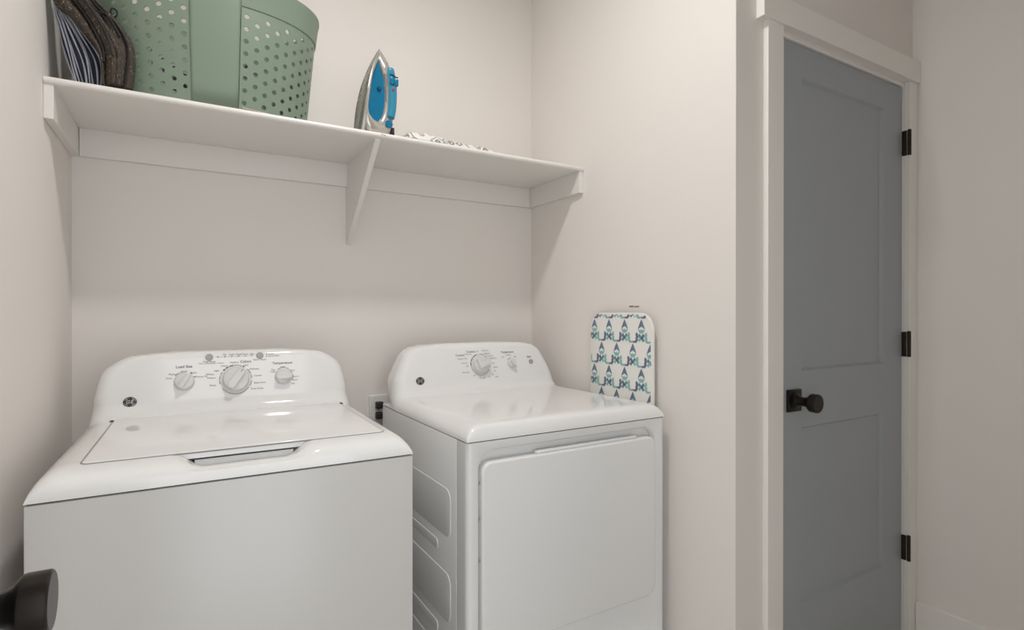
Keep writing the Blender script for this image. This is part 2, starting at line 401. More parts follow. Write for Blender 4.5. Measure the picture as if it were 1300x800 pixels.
def badge(parent, u, z):
    mt = face_mtx(u, z) @ Matrix.Diagonal((.90, .80, .80, 1))
    b = obj('badge', lathe(bmesh.new(), [(.0172, 0), (.0172, .001), (.0160, .0016), (0, .0018)], mt, 36), M['badge'], parent, True)
    lab(b, 'small dark oval emblem with silver script letters')
    bm = bmesh.new(); top = face_mtx(u, z, .0018) @ Matrix.Diagonal((.80, .80, .80, 1))
    def ring(cx, cy, r0, r1, a0, a1, n=14):
        A = []
        for i in range(n+1):
            a = R(a0+(a1-a0)*i/n)
            A.append((bm.verts.new(top @ Vector((1.12*(cx+r0*math.cos(a)), cy+r0*math.sin(a), 0))), bm.verts.new(top @ Vector((1.12*(cx+r1*math.cos(a)), cy+r1*math.sin(a), 0)))))
        for (p, q), (s, t_) in zip(A, A[1:]): bm.faces.new((p, q, t_, s))
    for k in range(4): ring(.0, .0, .0138, .0148, 90*k+12, 90*k+70)
    sh_ = Matrix.Identity(4); sh_[0][1] = .28
    add_text(bm, 'G', .0155, top @ Matrix.Translation((-.0052, 0, 0)) @ sh_, 0, .0002); add_text(bm, 'E', .0150, top @ Matrix.Translation((.0058, 0, 0)) @ sh_, 0, .0002)
    for k in range(4):
        a = R(45+90*k); ring(.0112*math.cos(a), .0112*math.sin(a), .0010, .0019, 0, 300, 8)
    obj('monogram', bm, M['badgelight'], b, normals=False)['kind'] = 'stuff'
def printing(parent, items, bold, extra):
    bm = bmesh.new()
    for s, u, z in items:
        if s == '.': dot(bm, u, z, .0017); continue
        big = s in bold
        add_text(bm, s, .0105 if big else (.0052 if len(s) > 20 else .0068), face_mtx(u, z, .0006), 0, .00012 if big else 0.0)
    extra(bm)
    obj('panel_lettering', bm, [M['ink'], M['inklight']], parent, normals=False)['kind'] = 'stuff'

# ------------------------------------------------------------------ washing machine
wz = .8982
wm = empty('washing_machine', (.0545, -.8428, 0), -.0144); tag(wm, 'white top loading washer with closed lid and three control knobs, left of the dryer', 'washing machine')
bm = BX(0, UW, 0, .66, .025, wz-.0025, bev=.004); obj('cabinet', bm, M['cabinetsteel'], wm, True)
obj('gap_strip', BX(.004, UW-.004, .004, .655, wz-.0035, wz+.004), M['gap'], wm)
for (a, b) in ((.05, .05), (UW-.05, .05), (.05, .61), (UW-.05, .61)):
    obj('foot', lathe(bmesh.new(), [(0, 0), (.02, 0), (.02, .012), (.008, .014), (.008, .026)], Matrix.Translation((a, b, 0)), 16), M['black'], wm, True)
bm = machine_top(wz, [(0, 0), (.0008, .008), (.004, .0185), (.0125, .030), (.026, .0385), (.046, .0435), (.07, .0453)], wz+.0453, HW_WASHER, True)
box(bm, .002, UW-.002, .03, .66, wz, wz+.006)
lab(obj('top_panel', bm, M['enamel'], wm, True, angle=50), 'glossy white moulded top with raised control console')
dz = wz+.0453
lo = rrect(.0685, .6355, .060, .5405, .012, 5)
bm = bmesh.new(); plate(bm, offset_poly(lo, -.0028), lambda a, b, h: Vector((a, b, h)), dz-.002, dz+.0005); obj('lid_seam', bm, M['seam'], wm)  # grey plate instead of an open groove, its colour gives the groove's shade
bm = bmesh.new(); plate(bm, lo, lambda a, b, h: Vector((a, b, h)), dz-.0125, dz+.0028, .0028, 4)
obj('lid_gap_shade', BX(.2515, .4355, .0604, .085, dz-.0158, dz-.0126), M['black'], wm)  # solid black strip painting in the shade of the slit under the lid
obj('handle_pocket', BX(.2505, .4365, .0655, .085, dz-.036, dz-.0157), M['enamel'], wm)
lid = lab(obj('lid', bm, M['enamel'], wm, True, angle=50), 'glossy white hinged lid, closed')
for u in (.064, .640):
    obj('hinge', BX(u-.004, u+.004, .515, .537, dz-.002, dz+.0022, bev=.0008), M['gap'], lid)
badge(wm, .0986, .9848)
knob('load_knob', wm, .2231, 1.0305, .0235, .013, 58, .013, .0262, 'small round load size knob')
dial = knob('cycle_dial', wm, .3522, 1.0294, .0345, .017, 55, .022, .0395, 'large round cycle dial in the middle of the console')
knob('temperature_knob', wm, .4815, 1.0311, .0235, .013, 2, .020, .0255, 'small round temperature knob')
for u, z in ((.2846, 1.0953), (.4176, 1.0958)):
    obj('button', lathe(bmesh.new(), [(.0098, 0), (.0098, .002), (.0085, .0034), (.004, .0030), (0, .0026)], face_mtx(u, z), 24), M['btngrey'], wm, True)
WT = [('Deep Rinse', 0.2844, 1.0828), ('When selecting fabric softener', 0.2907, 1.0779), ('.', 0.306, 1.0951), ('.', 0.3244, 1.0953), ('.', 0.3423, 1.0955), ('.', 0.36, 1.0955), ('.', 0.378, 1.0955), ('.', 0.396, 1.0957), ('Fill', 0.3239, 1.1012), ('Soak', 0.3419, 1.1012), ('Wash', 0.3601, 1.1012), ('Rinse', 0.3779, 1.1012), ('Spin', 0.3961, 1.1012), ('Start / Pause', 0.4173, 1.0833), ('.', 0.4364, 1.1), ('.', 0.4362, 1.093), ('Pause', 0.4484, 1.1), ('Lid Locked', 0.4554, 1.0933), ('Colors', 0.379, 1.0792), ('Medium', 0.3491, 1.0779), ('Heavy', 0.3225, 1.0693), ('Light', 0.3792, 1.0691), ('Delicates', 0.4016, 1.0571), ('Casuals', 0.4109, 1.0376), ('Bulky Items', 0.4158, 1.0168), ('Drain & Spin', 0.4082, 1.0003), ('Light', 0.3029, 1.0563), ('Whites', 0.2857, 1.0472), ('Medium', 0.2898, 1.0368), ('Heavy', 0.2934, 1.0162), ('Temperature', 0.4792, 1.0708), ('Cold', 0.4792, 1.0595), ('Tap', 0.4526, 1.0518), ('Cold', 0.452, 1.0458), ('Cool', 0.5065, 1.0479), ('Warm', 0.515, 1.0287), ('Warm', 0.5131, 1.0189), ('Hot', 0.5071, 1.0089), ('Load Size', 0.2226, 1.0716), ('Small', 0.1862, 1.0414), ('Medium', 0.1965, 1.0519), ('Large', 0.2226, 1.0594), ('Super', 0.2459, 1.0541), ('Precise Fill', 0.2649, 1.0422)]
def wextra(bm):
    for a0, a1 in ((98, 113), (116, 128), (131, 135)): arc(bm, .3522, 1.0294, .0405, .0435, a0, a1)
    arc(bm, .3522, 1.0294, .0410, .0425, 64, 97); dot(bm, .3522+.042*math.cos(R(60)), 1.0294+.041*math.sin(R(60)), .0023); dot(bm, .3522+.042*math.cos(R(137)), 1.0294+.041*math.sin(R(137)), .0023)
    for a0, a1 in ((146, 160), (163, 178), (181, 196), (215, 325), (2, 16), (20, 44), (-8, -30)): arc(bm, .3522, 1.0294, .0408, .0432, a0, a1, mi=1)
    for a0, a1 in ((95, 112), (116, 142)): arc(bm, .2231, 1.0305, .0272, .0290, a0, a1, mi=1)
    arc(bm, .2231, 1.0305, .0270, .0292, 48, 60); dot(bm, .2475, 1.0425, .0021)
    for a0, a1 in ((55, 128), (20, 45), (-30, 12)): arc(bm, .4815, 1.0311, .0262, .0278, a0, a1, mi=1)
    m = face_mtx(.3522, 1.0294, .0185, R(55))
    for mi, uu in ((0, .026),):
        q = [bm.verts.new(m @ Vector(p)) for p in ((.022, -.0008, .0117), (.030, -.0008, .0117), (.030, .0008, .0117), (.022, .0008, .0117))]; bm.faces.new(q)
    b = [bm.verts.new(face_mtx(.306, 1.0952, .0005) @ Vector(p)) for p in ((0, -.0003, 0), (.09, -.0003, 0), (.09, .0003, 0), (0, .0003, 0))]; bm.faces.new(b).material_index = 1
printing(wm, WT, {'Load Size', 'Temperature', 'Colors'}, wextra)

# ------------------------------------------------------------------ dryer
dz0 = .9004
dr = empty('tumble_dryer', (.8891, -.8293, 0), .0106); tag(dr, 'white front loading dryer with a square door, right of the washer', 'dryer')
bm = BX(-.0012, UW+.0012, .0600, .658, .025, dz0-.0025, bev=.0025); obj('cabinet', bm, M['panelwhite'], dr, True)
obj('gap_strip', BX(.004, UW-.004, .004, .655, dz0-.0035, dz0+.004), M['gap'], dr)
for (a, b) in ((.05, .05), (UW-.05, .05), (.05, .61), (UW-.05, .61)):
    obj('foot', lathe(bmesh.new(), [(0, 0), (.02, 0), (.02, .012), (.008, .014), (.008, .026)], Matrix.Translation((a, b, 0)), 16), M['black'], dr, True)
# front panel with a shallow recess for the door
bm = bmesh.new(); rc = .014
inner = rrect(.030, .648, .358, .879, (.03, .035, .05, .05), 8)
zlo, zhi = .025, dz0-.0025; cu, cz = UW/2, (zlo+zhi)/2
def to_rect(a, b):
    dx, dy = a-cu, b-cz; hx, hy = UW/2-rc, (zhi-zlo)/2
    k = min(hx/abs(dx) if dx else 9e9, hy/abs(dy) if dy else 9e9); return (cu+dx*k, cz+dy*k)
n = len(inner)
rings = [(inner, 0), (offset_poly(inner, .002), .0012), (offset_poly(inner, .008), .0185), (offset_poly(inner, .010), .0195)]
vr = [[bm.verts.new((a, h, b)) for a, b in o] for o, h in rings]
for A, B in zip(vr, vr[1:]):
    for i in range(n): bm.faces.new((A[i], A[(i+1) % n], B[(i+1) % n], B[i]))
bm.faces.new(vr[-1])
oc = [bm.verts.new(p) for p in ((rc, 0, zlo), (UW-rc, 0, zlo), (UW-rc, 0, zhi), (rc, 0, zhi))]
q = (n//4)                                            # first vertex of each rounded corner: bl, br, tr, tl
for c in range(4):
    for i in range(c*q, c*q+q-1): bm.faces.new((oc[c], vr[0][i], vr[0][i+1]))
    k = (c+1) % 4; bm.faces.new((oc[c], vr[0][c*q+q-1], vr[0][(c*q+q) % n], oc[k]))
for s in (0, 1):
    prev = None
    for k in range(9):
        if k < 8: th = R(90*k/7); pu_, pv_ = rc-rc*math.sin(th), rc-rc*math.cos(th)
        else: pu_, pv_ = 0, .0592
        if s: pu_ = UW-pu_
        cur = (bm.verts.new((pu_, pv_, zlo)), bm.verts.new((pu_, pv_, zhi)))
        if prev: bm.faces.new((prev[0], prev[1], cur[1], cur[0]))
        prev = cur
bm.faces.new([bm.verts.new(p) for p in ((rc, 0, zhi), (UW-rc, 0, zhi), (UW, rc, zhi), (UW, .0592, zhi), (0, .0592, zhi), (0, rc, zhi))])
bmesh.ops.remove_doubles(bm, verts=bm.verts[:], dist=1e-5)
obj('front_panel', bm, M['panelwhite'], dr, True, angle=40)
do = rrect(.0385, .640, .3625, .8465, (.02, .035, .028, .028), 8)
bm = bmesh.new()
def dcurve(a, b, h):
    t = (a-.339)/.301
    return Vector((a, -h+.006*max(0, abs(t)-.55)**2/.2, b))
# door front as a fine grid so that it can bow a little towards the sides
plate(bm, do, lambda a, b, h: Vector((a, -h, b)), -.017, .0085, .007, 5)
dd = lab(obj('door', bm, M['panelwhite'], dr, True, angle=50), 'square white dryer door with rounded corners')
obj('grip_lip', BX(.205, .565, -.004, .014, .8463, .8545, bev=.0025), M['panelwhite'], dd, True)
for z in (.795, .705, .60): obj('hinge_cap', BX(.0335, .0375, .001, .004, z-.004, z+.004, bev=.0006), M['btngrey'], dd)
def side_plate(v0, v1, z0, z1, r):
    bm = bmesh.new(); plate(bm, rrect(v0, v1, z0, z1, r, 6), lambda a, b, h: Vector((-.0012-h, a, b)), -.001, .0018, .0017, 3)
    obj('pressed_panel', bm, M['panelwhite'], dr, True, angle=60)
for a in ((.092, .60, .628, .757, .03), (.175, .60, .574, .602, .012), (.092, .60, .402, .532, .03), (.175, .60, .348, .376, .012), (.092, .60, .17, .306, .03)): side_plate(*a)
bm = machine_top(dz0, [(0, 0), (.0006, .008), (.003, .018), (.008, .0295), (.016, .0368), (.028, .0400), (.048, .041)], dz0+.041, HW_DRYER)
box(bm, .001, UW-.001, .03, .66, dz0, dz0+.006)
lab(obj('top_panel', bm, M['enamel'], dr, True, angle=50), 'glossy white dryer top with raised control console')
badge(dr, .103, .9878)
knob('timer_dial', dr, .3438, 1.0324, .0330, .017, 14, .017, .0372, 'large round timer dial with a pointer grip', wedge=True)
knob('temperature_knob', dr, .4781, 1.0319, .0165, .012, -52, .012, .0185, 'small temperature knob')
obj('button', lathe(bmesh.new(), [(.0092, 0), (.0092, .002), (.0080, .0034), (.004, .0030), (0, .0026)], face_mtx(.5664, 1.0338), 24), M['btngrey'], dr, True)
DT = [('Cottons', 0.2639, 1.0692), ('Easy Care', 0.369, 1.083), ('Optimum Dry', 0.2725, 1.0564), ('More Dry', 0.2974, 1.072), ('Less Dry', 0.2787, 1.0405), ('Off', 0.3345, 1.0801), ('Cottons', 0.309, 1.0804), ('Optimum', 0.3763, 1.0713), ('Less Dry', 0.389, 1.0626), ('Timed Dry', 0.3975, 1.0533), ('70', 0.3988, 1.035), ('60 Min', 0.4072, 1.0196), ('50', 0.4006, 1.0061), ('40', 0.390, 0.9938), ('30', 0.3749, 0.9868), ('20', 0.3551, 0.9843), ('10', 0.336, 0.9867), ('Off', 0.3147, 0.9946), ('Dewrinkle', 0.2806, 1.0075), ('Fluff', 0.4062, 0.985), ('Temperature', 0.4647, 1.0738), ('Low', 0.4425, 1.0565), ('Medium', 0.4679, 1.0623), ('High', 0.4964, 1.0555), ('Start', 0.56, 1.0527), ('Off', 0.2895, 1.0288)]
def dextra(bm):
    for a0, a1 in ((110, 135), (138, 160), (163, 184)): arc(bm, .3438, 1.0324, .0380, .0412, a0, a1)
    for a0, a1 in ((100, 106), (60, 92), (40, 56), (188, 330), (-20, 20)): arc(bm, .3438, 1.0324, .0385, .0405, a0, a1, mi=1)
    arc(bm, .4781, 1.0319, .0192, .0212, 100, 140)
printing(dr, DT, {'Cottons', 'Temperature', 'Start'}, dextra)

# ------------------------------------------------------------------ outlet and plugs
ou = empty('wall_outlet', (.917, 0, .856)); tag(ou, 'white wall outlet plate between the washer and the dryer', 'outlet')
bm = bmesh.new(); plate(bm, rrect(-.036, .036, -.057, .057, .004, 3), lambda a, b, h: Vector((a, -h, b)), 0, .006, .003); obj('cover_plate', bm, M['plate'], ou, True)
for z in (.0195, -.0195):
    bm = bmesh.new(); plate(bm, rrect(-.0165, .0165, z-.0142, z+.0142, .008, 4), lambda a, b, h: Vector((a, -h, b)), .005, .0075, .001); obj('receptacle', bm, M['plate'], ou, True)
obj('screw', lathe(bmesh.new(), [(0, 0), (.003, 0), (.003, .001), (0, .0015)], Matrix.Translation((0, -.006, 0)) @ Matrix.Rotation(R(90), 4, 'X'), 12), M['btngrey'], ou, True)
def plug(zc, label, path):
    p = empty('power_plug', (.917, -.0077, zc)); tag(p, label, 'plug', None)
    bm = bmesh.new(); plate(bm, rrect(-.0135, .0135, -.0135, .0115, .004, 3), lambda a, b, h: Vector((a, -h, b)), 0, .024, .004); obj('plug_body', bm, M['black'], p, True)
    bm = bmesh.new(); tube(bm, [Vector(q) for q in catmull(path, 5)], .0038, 8); obj('cord', bm, M['black'], p, True)
plug(.8770, 'upper black plug in the outlet between the machines', [(.010, -.014, 0), (.022, -.018, .001), (.045, -.03, .002), (.075, -.05, .0), (.105, -.06, -.004)])
plug(.8380, 'lower black plug in the outlet, just above the washer edge', [(.010, -.014, -.004), (.022, -.018, -.006), (.036, -.022, -.03), (.042, -.024, -.08), (.044, -.024, -.2)])

# ------------------------------------------------------------------ ironing board
ib = empty('ironing_board', (1.590, -.609, 0)); tag(ib, 'ironing board with teal drop print standing upright against the right wall behind the dryer', 'ironing board')
FX = -.0125
outl = rrect(-.158, .158, .02, 1.224, (.03, .03, .062, .062), 9)       # (b, z): b to the right as seen, = -y
bm = bmesh.new(); plate(bm, outl, lambda a, b, h: Vector((FX+.022-h, -a, b)), .012, .022, .0035, 3)
lab(obj('padded_board', bm, M['boardcloth'], ib, True, angle=50), 'padded board in white cloth')
for s in (-.12, .12): obj('foot', BX(-.008, .008, s-.012, s+.012, 0, .021, bev=.002), M['black'], ib)
clip = rrect(-.1565, .1560, .85, 1.2225, (.006, .006, .0605, .0605), 9)
def clip_poly(poly):
    out = poly; n = len(clip)
    for i in range(n):
        a = clip[i]; b = clip[(i+1) % n]
        if abs(a[0]-b[0])+abs(a[1]-b[1]) < 1e-9: continue
        side = lambda p: (b[0]-a[0])*(p[1]-a[1])-(b[1]-a[1])*(p[0]-a[0])
        res = []
        for j in range(len(out)):
            p, q = out[j], out[(j+1) % len(out)]; sp, sq = side(p), side(q)
            if sp >= 0: res.append(p)
            if sp*sq < 0:
                t_ = sp/(sp-sq); res.append((p[0]+(q[0]-p[0])*t_, p[1]+(q[1]-p[1])*t_))
        out = res
        if len(out) < 3: return None
    return out
pbm = bmesh.new()
layer = [0]
def pp(poly, mi):
    layer[0] = (layer[0]+1) % 14
    q = clip_poly(poly)
    if q:
        try: pbm.faces.new([pbm.verts.new((FX-.0003-layer[0]*.00003+.0022*smooth01(.153, .1565, abs(a))+.0022*smooth01(1.219, 1.2225, b), -a, b)) for a, b in q]).material_index = mi
        except ValueError: pass
def stroke(pts, wd_, mi):
    for (a, b), (c, d) in zip(pts, pts[1:]):
        e = Vector((c-a, d-b)); L = e.length; nx = Vector((-e.y, e.x))/L*wd_/2; e = e/L*wd_*.25
        pp([(a-e.x-nx.x, b-e.y-nx.y), (c+e.x-nx.x, d+e.y-nx.y), (c+e.x+nx.x, d+e.y+nx.y), (a-e.x+nx.x, b-e.y+nx.y)], mi)
PX, PZ = .0805, .0808
for row in range(-1, 5):
    for k in range(-3, 4):
        a = k*PX+(PX/2 if row % 2 else 0)-.054+.0015; b = 1.203-row*PZ+(.0 if 1 else 0)
        for q in (-1, 1):
            def side(pts, mi): pp([(a+q*x, b+z) for x, z in (pts if q > 0 else pts[::-1])][::-1], mi)
            side([(0, 0), (.0072, -.013), (.0130, -.0245), (.0060, -.0275), (0, -.0245)], 2 if q < 0 else 1)
            side([(.0130, -.0245), (.0168, -.0345), (.0105, -.0310), (.0060, -.0275)], 1)
            side([(.0168, -.0345), (.0085, -.0465), (0, -.0475), (0, -.0335), (.0055, -.0365), (.0105, -.0345)], 0)
            stroke([(a+q*.0100, b-.0525), (a+q*.0055, b-.0590), (a, b-.0620)], .0100, 1 if q*(1 if k % 2 else -1) > 0 else 2)
            stroke([(a, b-.0620), (a+q*.0055, b-.0655), (a+q*.0100, b-.0715)], .0100, 1 if q*(1 if k % 2 else -1) < 0 else 0)
            c_ = 0 if q > 0 else 2
            stroke([(a+q*.0205, b-.0480), (a+q*.0220, b-.0530), (a+q*.0185, b-.0580), (a+q*.0225, b-.0635), (a+q*.0205, b-.0690), (a+q*.0265, b-.0755)], .0098, c_)
            stroke([(a+q*.0255, b-.0750), (a+q*.0320, b-.0768), (a+q*.0385, b-.0755)], .0062, c_)
pr = obj('printed_pattern', pbm, [M['teal'], M['tealdark'], M['navy']], ib, normals=False); pr['kind'] = 'stuff'
# faint two-part dark mark on the wall above the board
bm = BX(W-.0008, W+.0005, -.650, -.629, 1.2432, 1.2478); box(bm, W-.0008, W+.0005, -.676, -.6535, 1.2428, 1.2470)
wl = obj('wall_mark', bm, M['mark']); tag(wl, 'tiny dark two-part mark on the wall just above the ironing board', 'mark')

# ------------------------------------------------------------------ laundry basket
XC, YC = .361, -.1945; BZ0, BZ1, BZ2 = ZT+.001, 2.066, 2.143
lb = empty('laundry_basket', (XC, YC, ZT)); tag(lb, 'sage green plastic laundry basket with rows of round holes, on the shelf', 'basket')
EXP = 2.25
raw = []
for i in range(2001):
    th = 2*math.pi*i/2000-math.pi/2; c, s = math.cos(th), math.sin(th)
    raw.append((math.copysign(abs(c)**(2/EXP), c), math.copysign(abs(s)**(2/EXP), s)))
acc = [0.0]
for (a, b), (c, d) in zip(raw, raw[1:]): acc.append(acc[-1]+math.hypot((c-a)*.272, (d-b)*.174))
TOT = acc[-1]
def unit(s):
    s %= TOT; lo, hi = 0, 2000
    while hi-lo > 1:
        m_ = (lo+hi)//2
        if acc[m_] <= s: lo = m_
        else: hi = m_
    t_ = (s-acc[lo])/(acc[hi]-acc[lo]+1e-12); return (raw[lo][0]+(raw[hi][0]-raw[lo][0])*t_, raw[lo][1]+(raw[hi][1]-raw[lo][1])*t_)
def BP(s, z, off=0.0):
    X, Y = unit(s); t_ = (z-BZ0)/(BZ1-BZ0); a = .257+.027*t_+off; b = .163+.019*t_+off
    return Vector((X*a, Y*b, z-ZT))
PW = .0595                                       # half width of the smooth panels
def shell_strip(s0, s1, name):
    ncol = round((s1-s0)/.0275); nrow = 8; bm = bmesh.new(); cw = (s1-s0)/ncol; ch = (BZ1-BZ0-.012)/nrow; zb = BZ0+.006
    cache = {}
    def V(s, z):
        k = (round(s, 5), round(z, 5))
        if k not in cache: cache[k] = bm.verts.new(BP(s, z))
        return cache[k]
    hr = .0064
    for j in range(ncol):
        a, b = s0+j*cw, s0+(j+1)*cw; mid = (a+b)/2; half = j % 2
        cells = []
        if half:
            cells.append((zb, zb+ch/2, False)); cells += [(zb+ch*(i+.5), zb+ch*(i+1.5), True) for i in range(nrow-1)]; cells.append((zb+ch*(nrow-.5), zb+ch*nrow, False))
        else: cells = [(zb+ch*i, zb+ch*(i+1), True) for i in range(nrow)]
        for z0, z1, hole in cells:
            zm = (z0+z1)/2
            if not hole:
                bm.faces.new((V(a, z0), V(mid, z0), V(b, z0), V(b, z1), V(mid, z1), V(a, z1))); continue
            out = [V(b, zm), V(b, z1), V(mid, z1), V(a, z1), V(a, zm), V(a, z0), V(mid, z0), V(b, z0)]
            inn = [bm.verts.new(BP(mid+hr*math.cos(R(22.5*q)), zm+hr*math.sin(R(22.5*q)))) for q in range(16)]
            for q in range(8):
                bm.faces.new((out[q], inn[2*q], inn[2*q+1])); bm.faces.new((out[q], inn[2*q+1], inn[(2*q+2) % 16], out[(q+1) % 8]))
        for z0, z1 in ((BZ0, zb), (zb+ch*nrow, BZ1)):
            bm.faces.new((V(a, z0), V(mid, z0), V(b, z0), V(b, z1), V(mid, z1), V(a, z1)))
    o = obj(name, bm, M['green'], lb, True, angle=60)
    md = o.modifiers.new('thickness', 'SOLIDIFY'); md.thickness = .0028; md.offset = 0
    es = o.modifiers.new('crisp_edges', 'EDGE_SPLIT'); es.split_angle = R(40)
    return o
HB = TOT/2
shell_strip(PW, HB-PW, 'pierced_side'); shell_strip(HB+PW, TOT-PW, 'pierced_side')
def grid_strip(s0, s1, z0, z1, off, ns=14, nz=6):
    bm = bmesh.new(); g = [[bm.verts.new(BP(s0+(s1-s0)*i/ns, z0+(z1-z0)*k/nz, off)) for i in range(ns+1)] for k in range(nz+1)]
    for k in range(nz):
        for i in range(ns): bm.faces.new((g[k][i], g[k][i+1], g[k+1][i+1], g[k+1][i]))
    return bm
def solid(o, t_=.0028): md = o.modifiers.new('thickness', 'SOLIDIFY'); md.thickness = t_; md.offset = 0; return o
for c0 in (0, HB):
    solid(obj('smooth_panel', grid_strip(c0-PW-.0008, c0+PW-.0022, BZ0, BZ2-.004, .0016), M['green'], lb, True))
    obj('panel_groove', grid_strip(c0+PW-.012, c0+PW+.003, BZ0, BZ1, -.0030, 4), M['greendark'], lb, True)
# rim: a proud band with a rolled upper lip, open where the smooth panels run through
def rim(s0, s1):
    bm = bmesh.new(); prof = [(.0000, BZ1-.001), (.0042, BZ1+.0015), (.0046, BZ1+.006), (.0066, BZ2-.012), (.0085, BZ2-.006), (.0080, BZ2-.001), (.0050, BZ2), (.0015, BZ2-.003), (.0005, BZ2-.012), (-.0010, BZ1+.006), (-.0022, BZ1)]
    n_ = 60; g = [[bm.verts.new(BP(s0+(s1-s0)*i/n_, z, off)) for off, z in prof] for i in range(n_+1)]
    for a, b in zip(g, g[1:]):
        for k in range(len(prof)-1): bm.faces.new((a[k], b[k], b[k+1], a[k+1]))
    bm.faces.new(g[0]); bm.faces.new(g[-1])
    obj('rim', bm, M['green'], lb, True, angle=50)
rim(PW-.0008, HB-PW+.001); rim(HB+PW-.0008, TOT-PW+.001)
bm = bmesh.new(); bm.faces.new([bm.verts.new(BP(TOT*i/80, BZ0, -.001)+Vector((0, 0, .002))) for i in range(80)]); solid(obj('base', bm, M['green'], lb), .003)

# ------------------------------------------------------------------ slumped glitter bag
gb = empty('woven_bag', (.095, -.30, ZT)); tag(gb, 'dark brown glittery bag slumped open with striped lining, between left wall and basket', 'bag')
def bp(X, Y, y):
    """outline point read off in the bag's own flat frame (x right, z up), at depth y"""
    px, py = 60+X/6.955, Y/6.955
    x = .0025+(px-62)*.00158+(py)*.00010; z = 1.9905-(py)*.00192+(px-64)*.00033
    y -= .012
    a_ = .2625+.027*(z-ZT)/.28; t_ = min(1, abs(x-.361)/a_)
    y = min(y, -.1945-(.168+.019*(z-ZT)/.28)*(1-t_**2.25)**(1/2.25)-.004)
    return Vector((x-.095, y+.30, z-ZT))
def bp_curve(pts, y, n=16):
    c = catmull([(a, b, 0) for a, b in pts], 6); out = []
    for i in range(n+1):
        f = i/n*(len(c)-1); k = min(int(f), len(c)-2); q = c[k].lerp(c[k+1], f-k); out.append((q.x, q.y))
    return out
def fold(name, A, B, y0, bulge, m, n=18, nb=9, asym=1.0, wr=0.0, parent=gb):
    ca, cb = bp_curve(A, y0, n), bp_curve(B, y0, n); bm = bmesh.new(); front = []; back = []
    for i in range(n+1):
        rf = []; rb = []
        for k in range(nb+1):
            t_ = k/nb; X = ca[i][0]+(cb[i][0]-ca[i][0])*t_; Y = ca[i][1]+(cb[i][1]-ca[i][1])*t_
            h = math.sin(math.pi*t_**asym)**.75 if 0 < t_ < 1 else 0
            dy = -bulge*h - wr*math.sin(t_*17+i*.4)*h
            rf.append(bm.verts.new(bp(X, Y, y0+dy))); rb.append(bm.verts.new(bp(X, Y, y0+.006+.012*h)))
        front.append(rf); back.append(rb)
    for G in (front, back):
        for a, b in zip(G, G[1:]):
            for k in range(nb): bm.faces.new((a[k], a[k+1], b[k+1], b[k]))
    for i in range(n):
        bm.faces.new((front[i][0], front[i+1][0], back[i+1][0], back[i][0])); bm.faces.new((front[i][-1], front[i+1][-1], back[i+1][-1], back[i][-1]))
    for i in (0, n):
        for k in range(nb): bm.faces.new((front[i][k], front[i][k+1], back[i][k+1], back[i][k]))
    bmesh.ops.remove_doubles(bm, verts=bm.verts[:], dist=1e-6)
    return obj(name, bm, m, parent, True, angle=70)
fold('lining', [(52, -190), (62, 60), (90, 240), (140, 560), (205, 770)], [(160, -190), (170, 120), (300, 300), (450, 520), (445, 785)], -.315, .012, M['navycloth'], nb=14)
LA = bp_curve([(54, -190), (64, 60), (92, 240), (142, 560), (207, 790)], 0, 28); LB = bp_curve([(112, -190), (150, 90), (290, 290), (446, 540), (440, 800)], 0, 28)
bm = bmesh.new()
for q, f_ in enumerate((.0, .09, .20, .27, .42, .56, .64, .80, .93)):
    pts = []; rad = []
    for i in range(29):
        g = f_+.025*math.sin(i*.32+q*1.7)
        pts.append(bp(LA[i][0]+(LB[i][0]-LA[i][0])*g, LA[i][1]+(LB[i][1]-LA[i][1])*g, -.3265-.0035*((q*5) % 3))); rad.append(.0013+.0010*(.5+.5*math.sin(i*.7+q*2.3)))
    tube(bm, pts, rad, 6)
lab(obj('lining_stripes', bm, M['stripe'], gb, True), 'pale blue-grey pleated stripes of the lining')
fold('opening_band', [(40, -190), (62, 30), (110, 125), (195, 180), (250, 255), (310, 335), (395, 440), (440, 560), (435, 790)], [(120, -190), (205, 0), (290, 120), (355, 215), (425, 360), (478, 480), (480, 600), (470, 795)], -.338, .016, M['weave'])
fold('outer_fold', [(110, -190), (190, 0), (285, 125), (350, 225), (420, 370), (465, 490), (462, 795)], [(280, -190), (372, 0), (450, 130), (520, 250), (615, 400), (660, 540), (640, 800)], -.335, .026, M['weave'], wr=.0025)
fold('outer_fold', [(290, -190), (375, 0), (455, 110), (540, 220), (630, 370), (665, 540), (600, 805)], [(330, -190), (420, 0), (560, 125), (690, 290), (750, 440), (752, 600), (716, 815)], -.325, .020, M['weave'])
fold('inner_fold', [(420, 180), (470, 185), (520, 300), (540, 560), (520, 790)], [(440, 160), (560, 230), (655, 380), (690, 540), (640, 800)], -.345, .012, M['weave'])
fold('outer_fold', [(205, -190), (300, 30), (385, 150), (455, 270), (540, 420), (580, 560), (555, 800)], [(255, -190), (350, 20), (425, 120), (500, 235), (600, 390), (640, 540), (615, 800)], -.352, .010, M['weave'])
bm = bmesh.new()
for s, y in (([(345, -60), (440, 105), (590, 235), (685, 400), (700, 520), (655, 790)], -.352), ([(300, 0), (380, 130), (450, 240), (520, 380), (560, 560)], -.3645), ([(205, 0), (290, 120), (355, 215), (425, 360), (472, 480), (474, 600)], -.353), ([(400, 100), (450, 165), (520, 180), (575, 260), (640, 380)], -.359)):
    tube(bm, [bp(X, Y, y) for X, Y in bp_curve(s, 0, 20)], .0028, 6)
obj('piping', bm, M['piping'], gb, True)
bm = bmesh.new(); tube(bm, [bp(588+30*math.cos(a), 130+40*math.sin(a), -.335-.004*math.sin(2*a)) for a in [2*math.pi*i/20 for i in range(20)]], .0020, 7, closed=True)
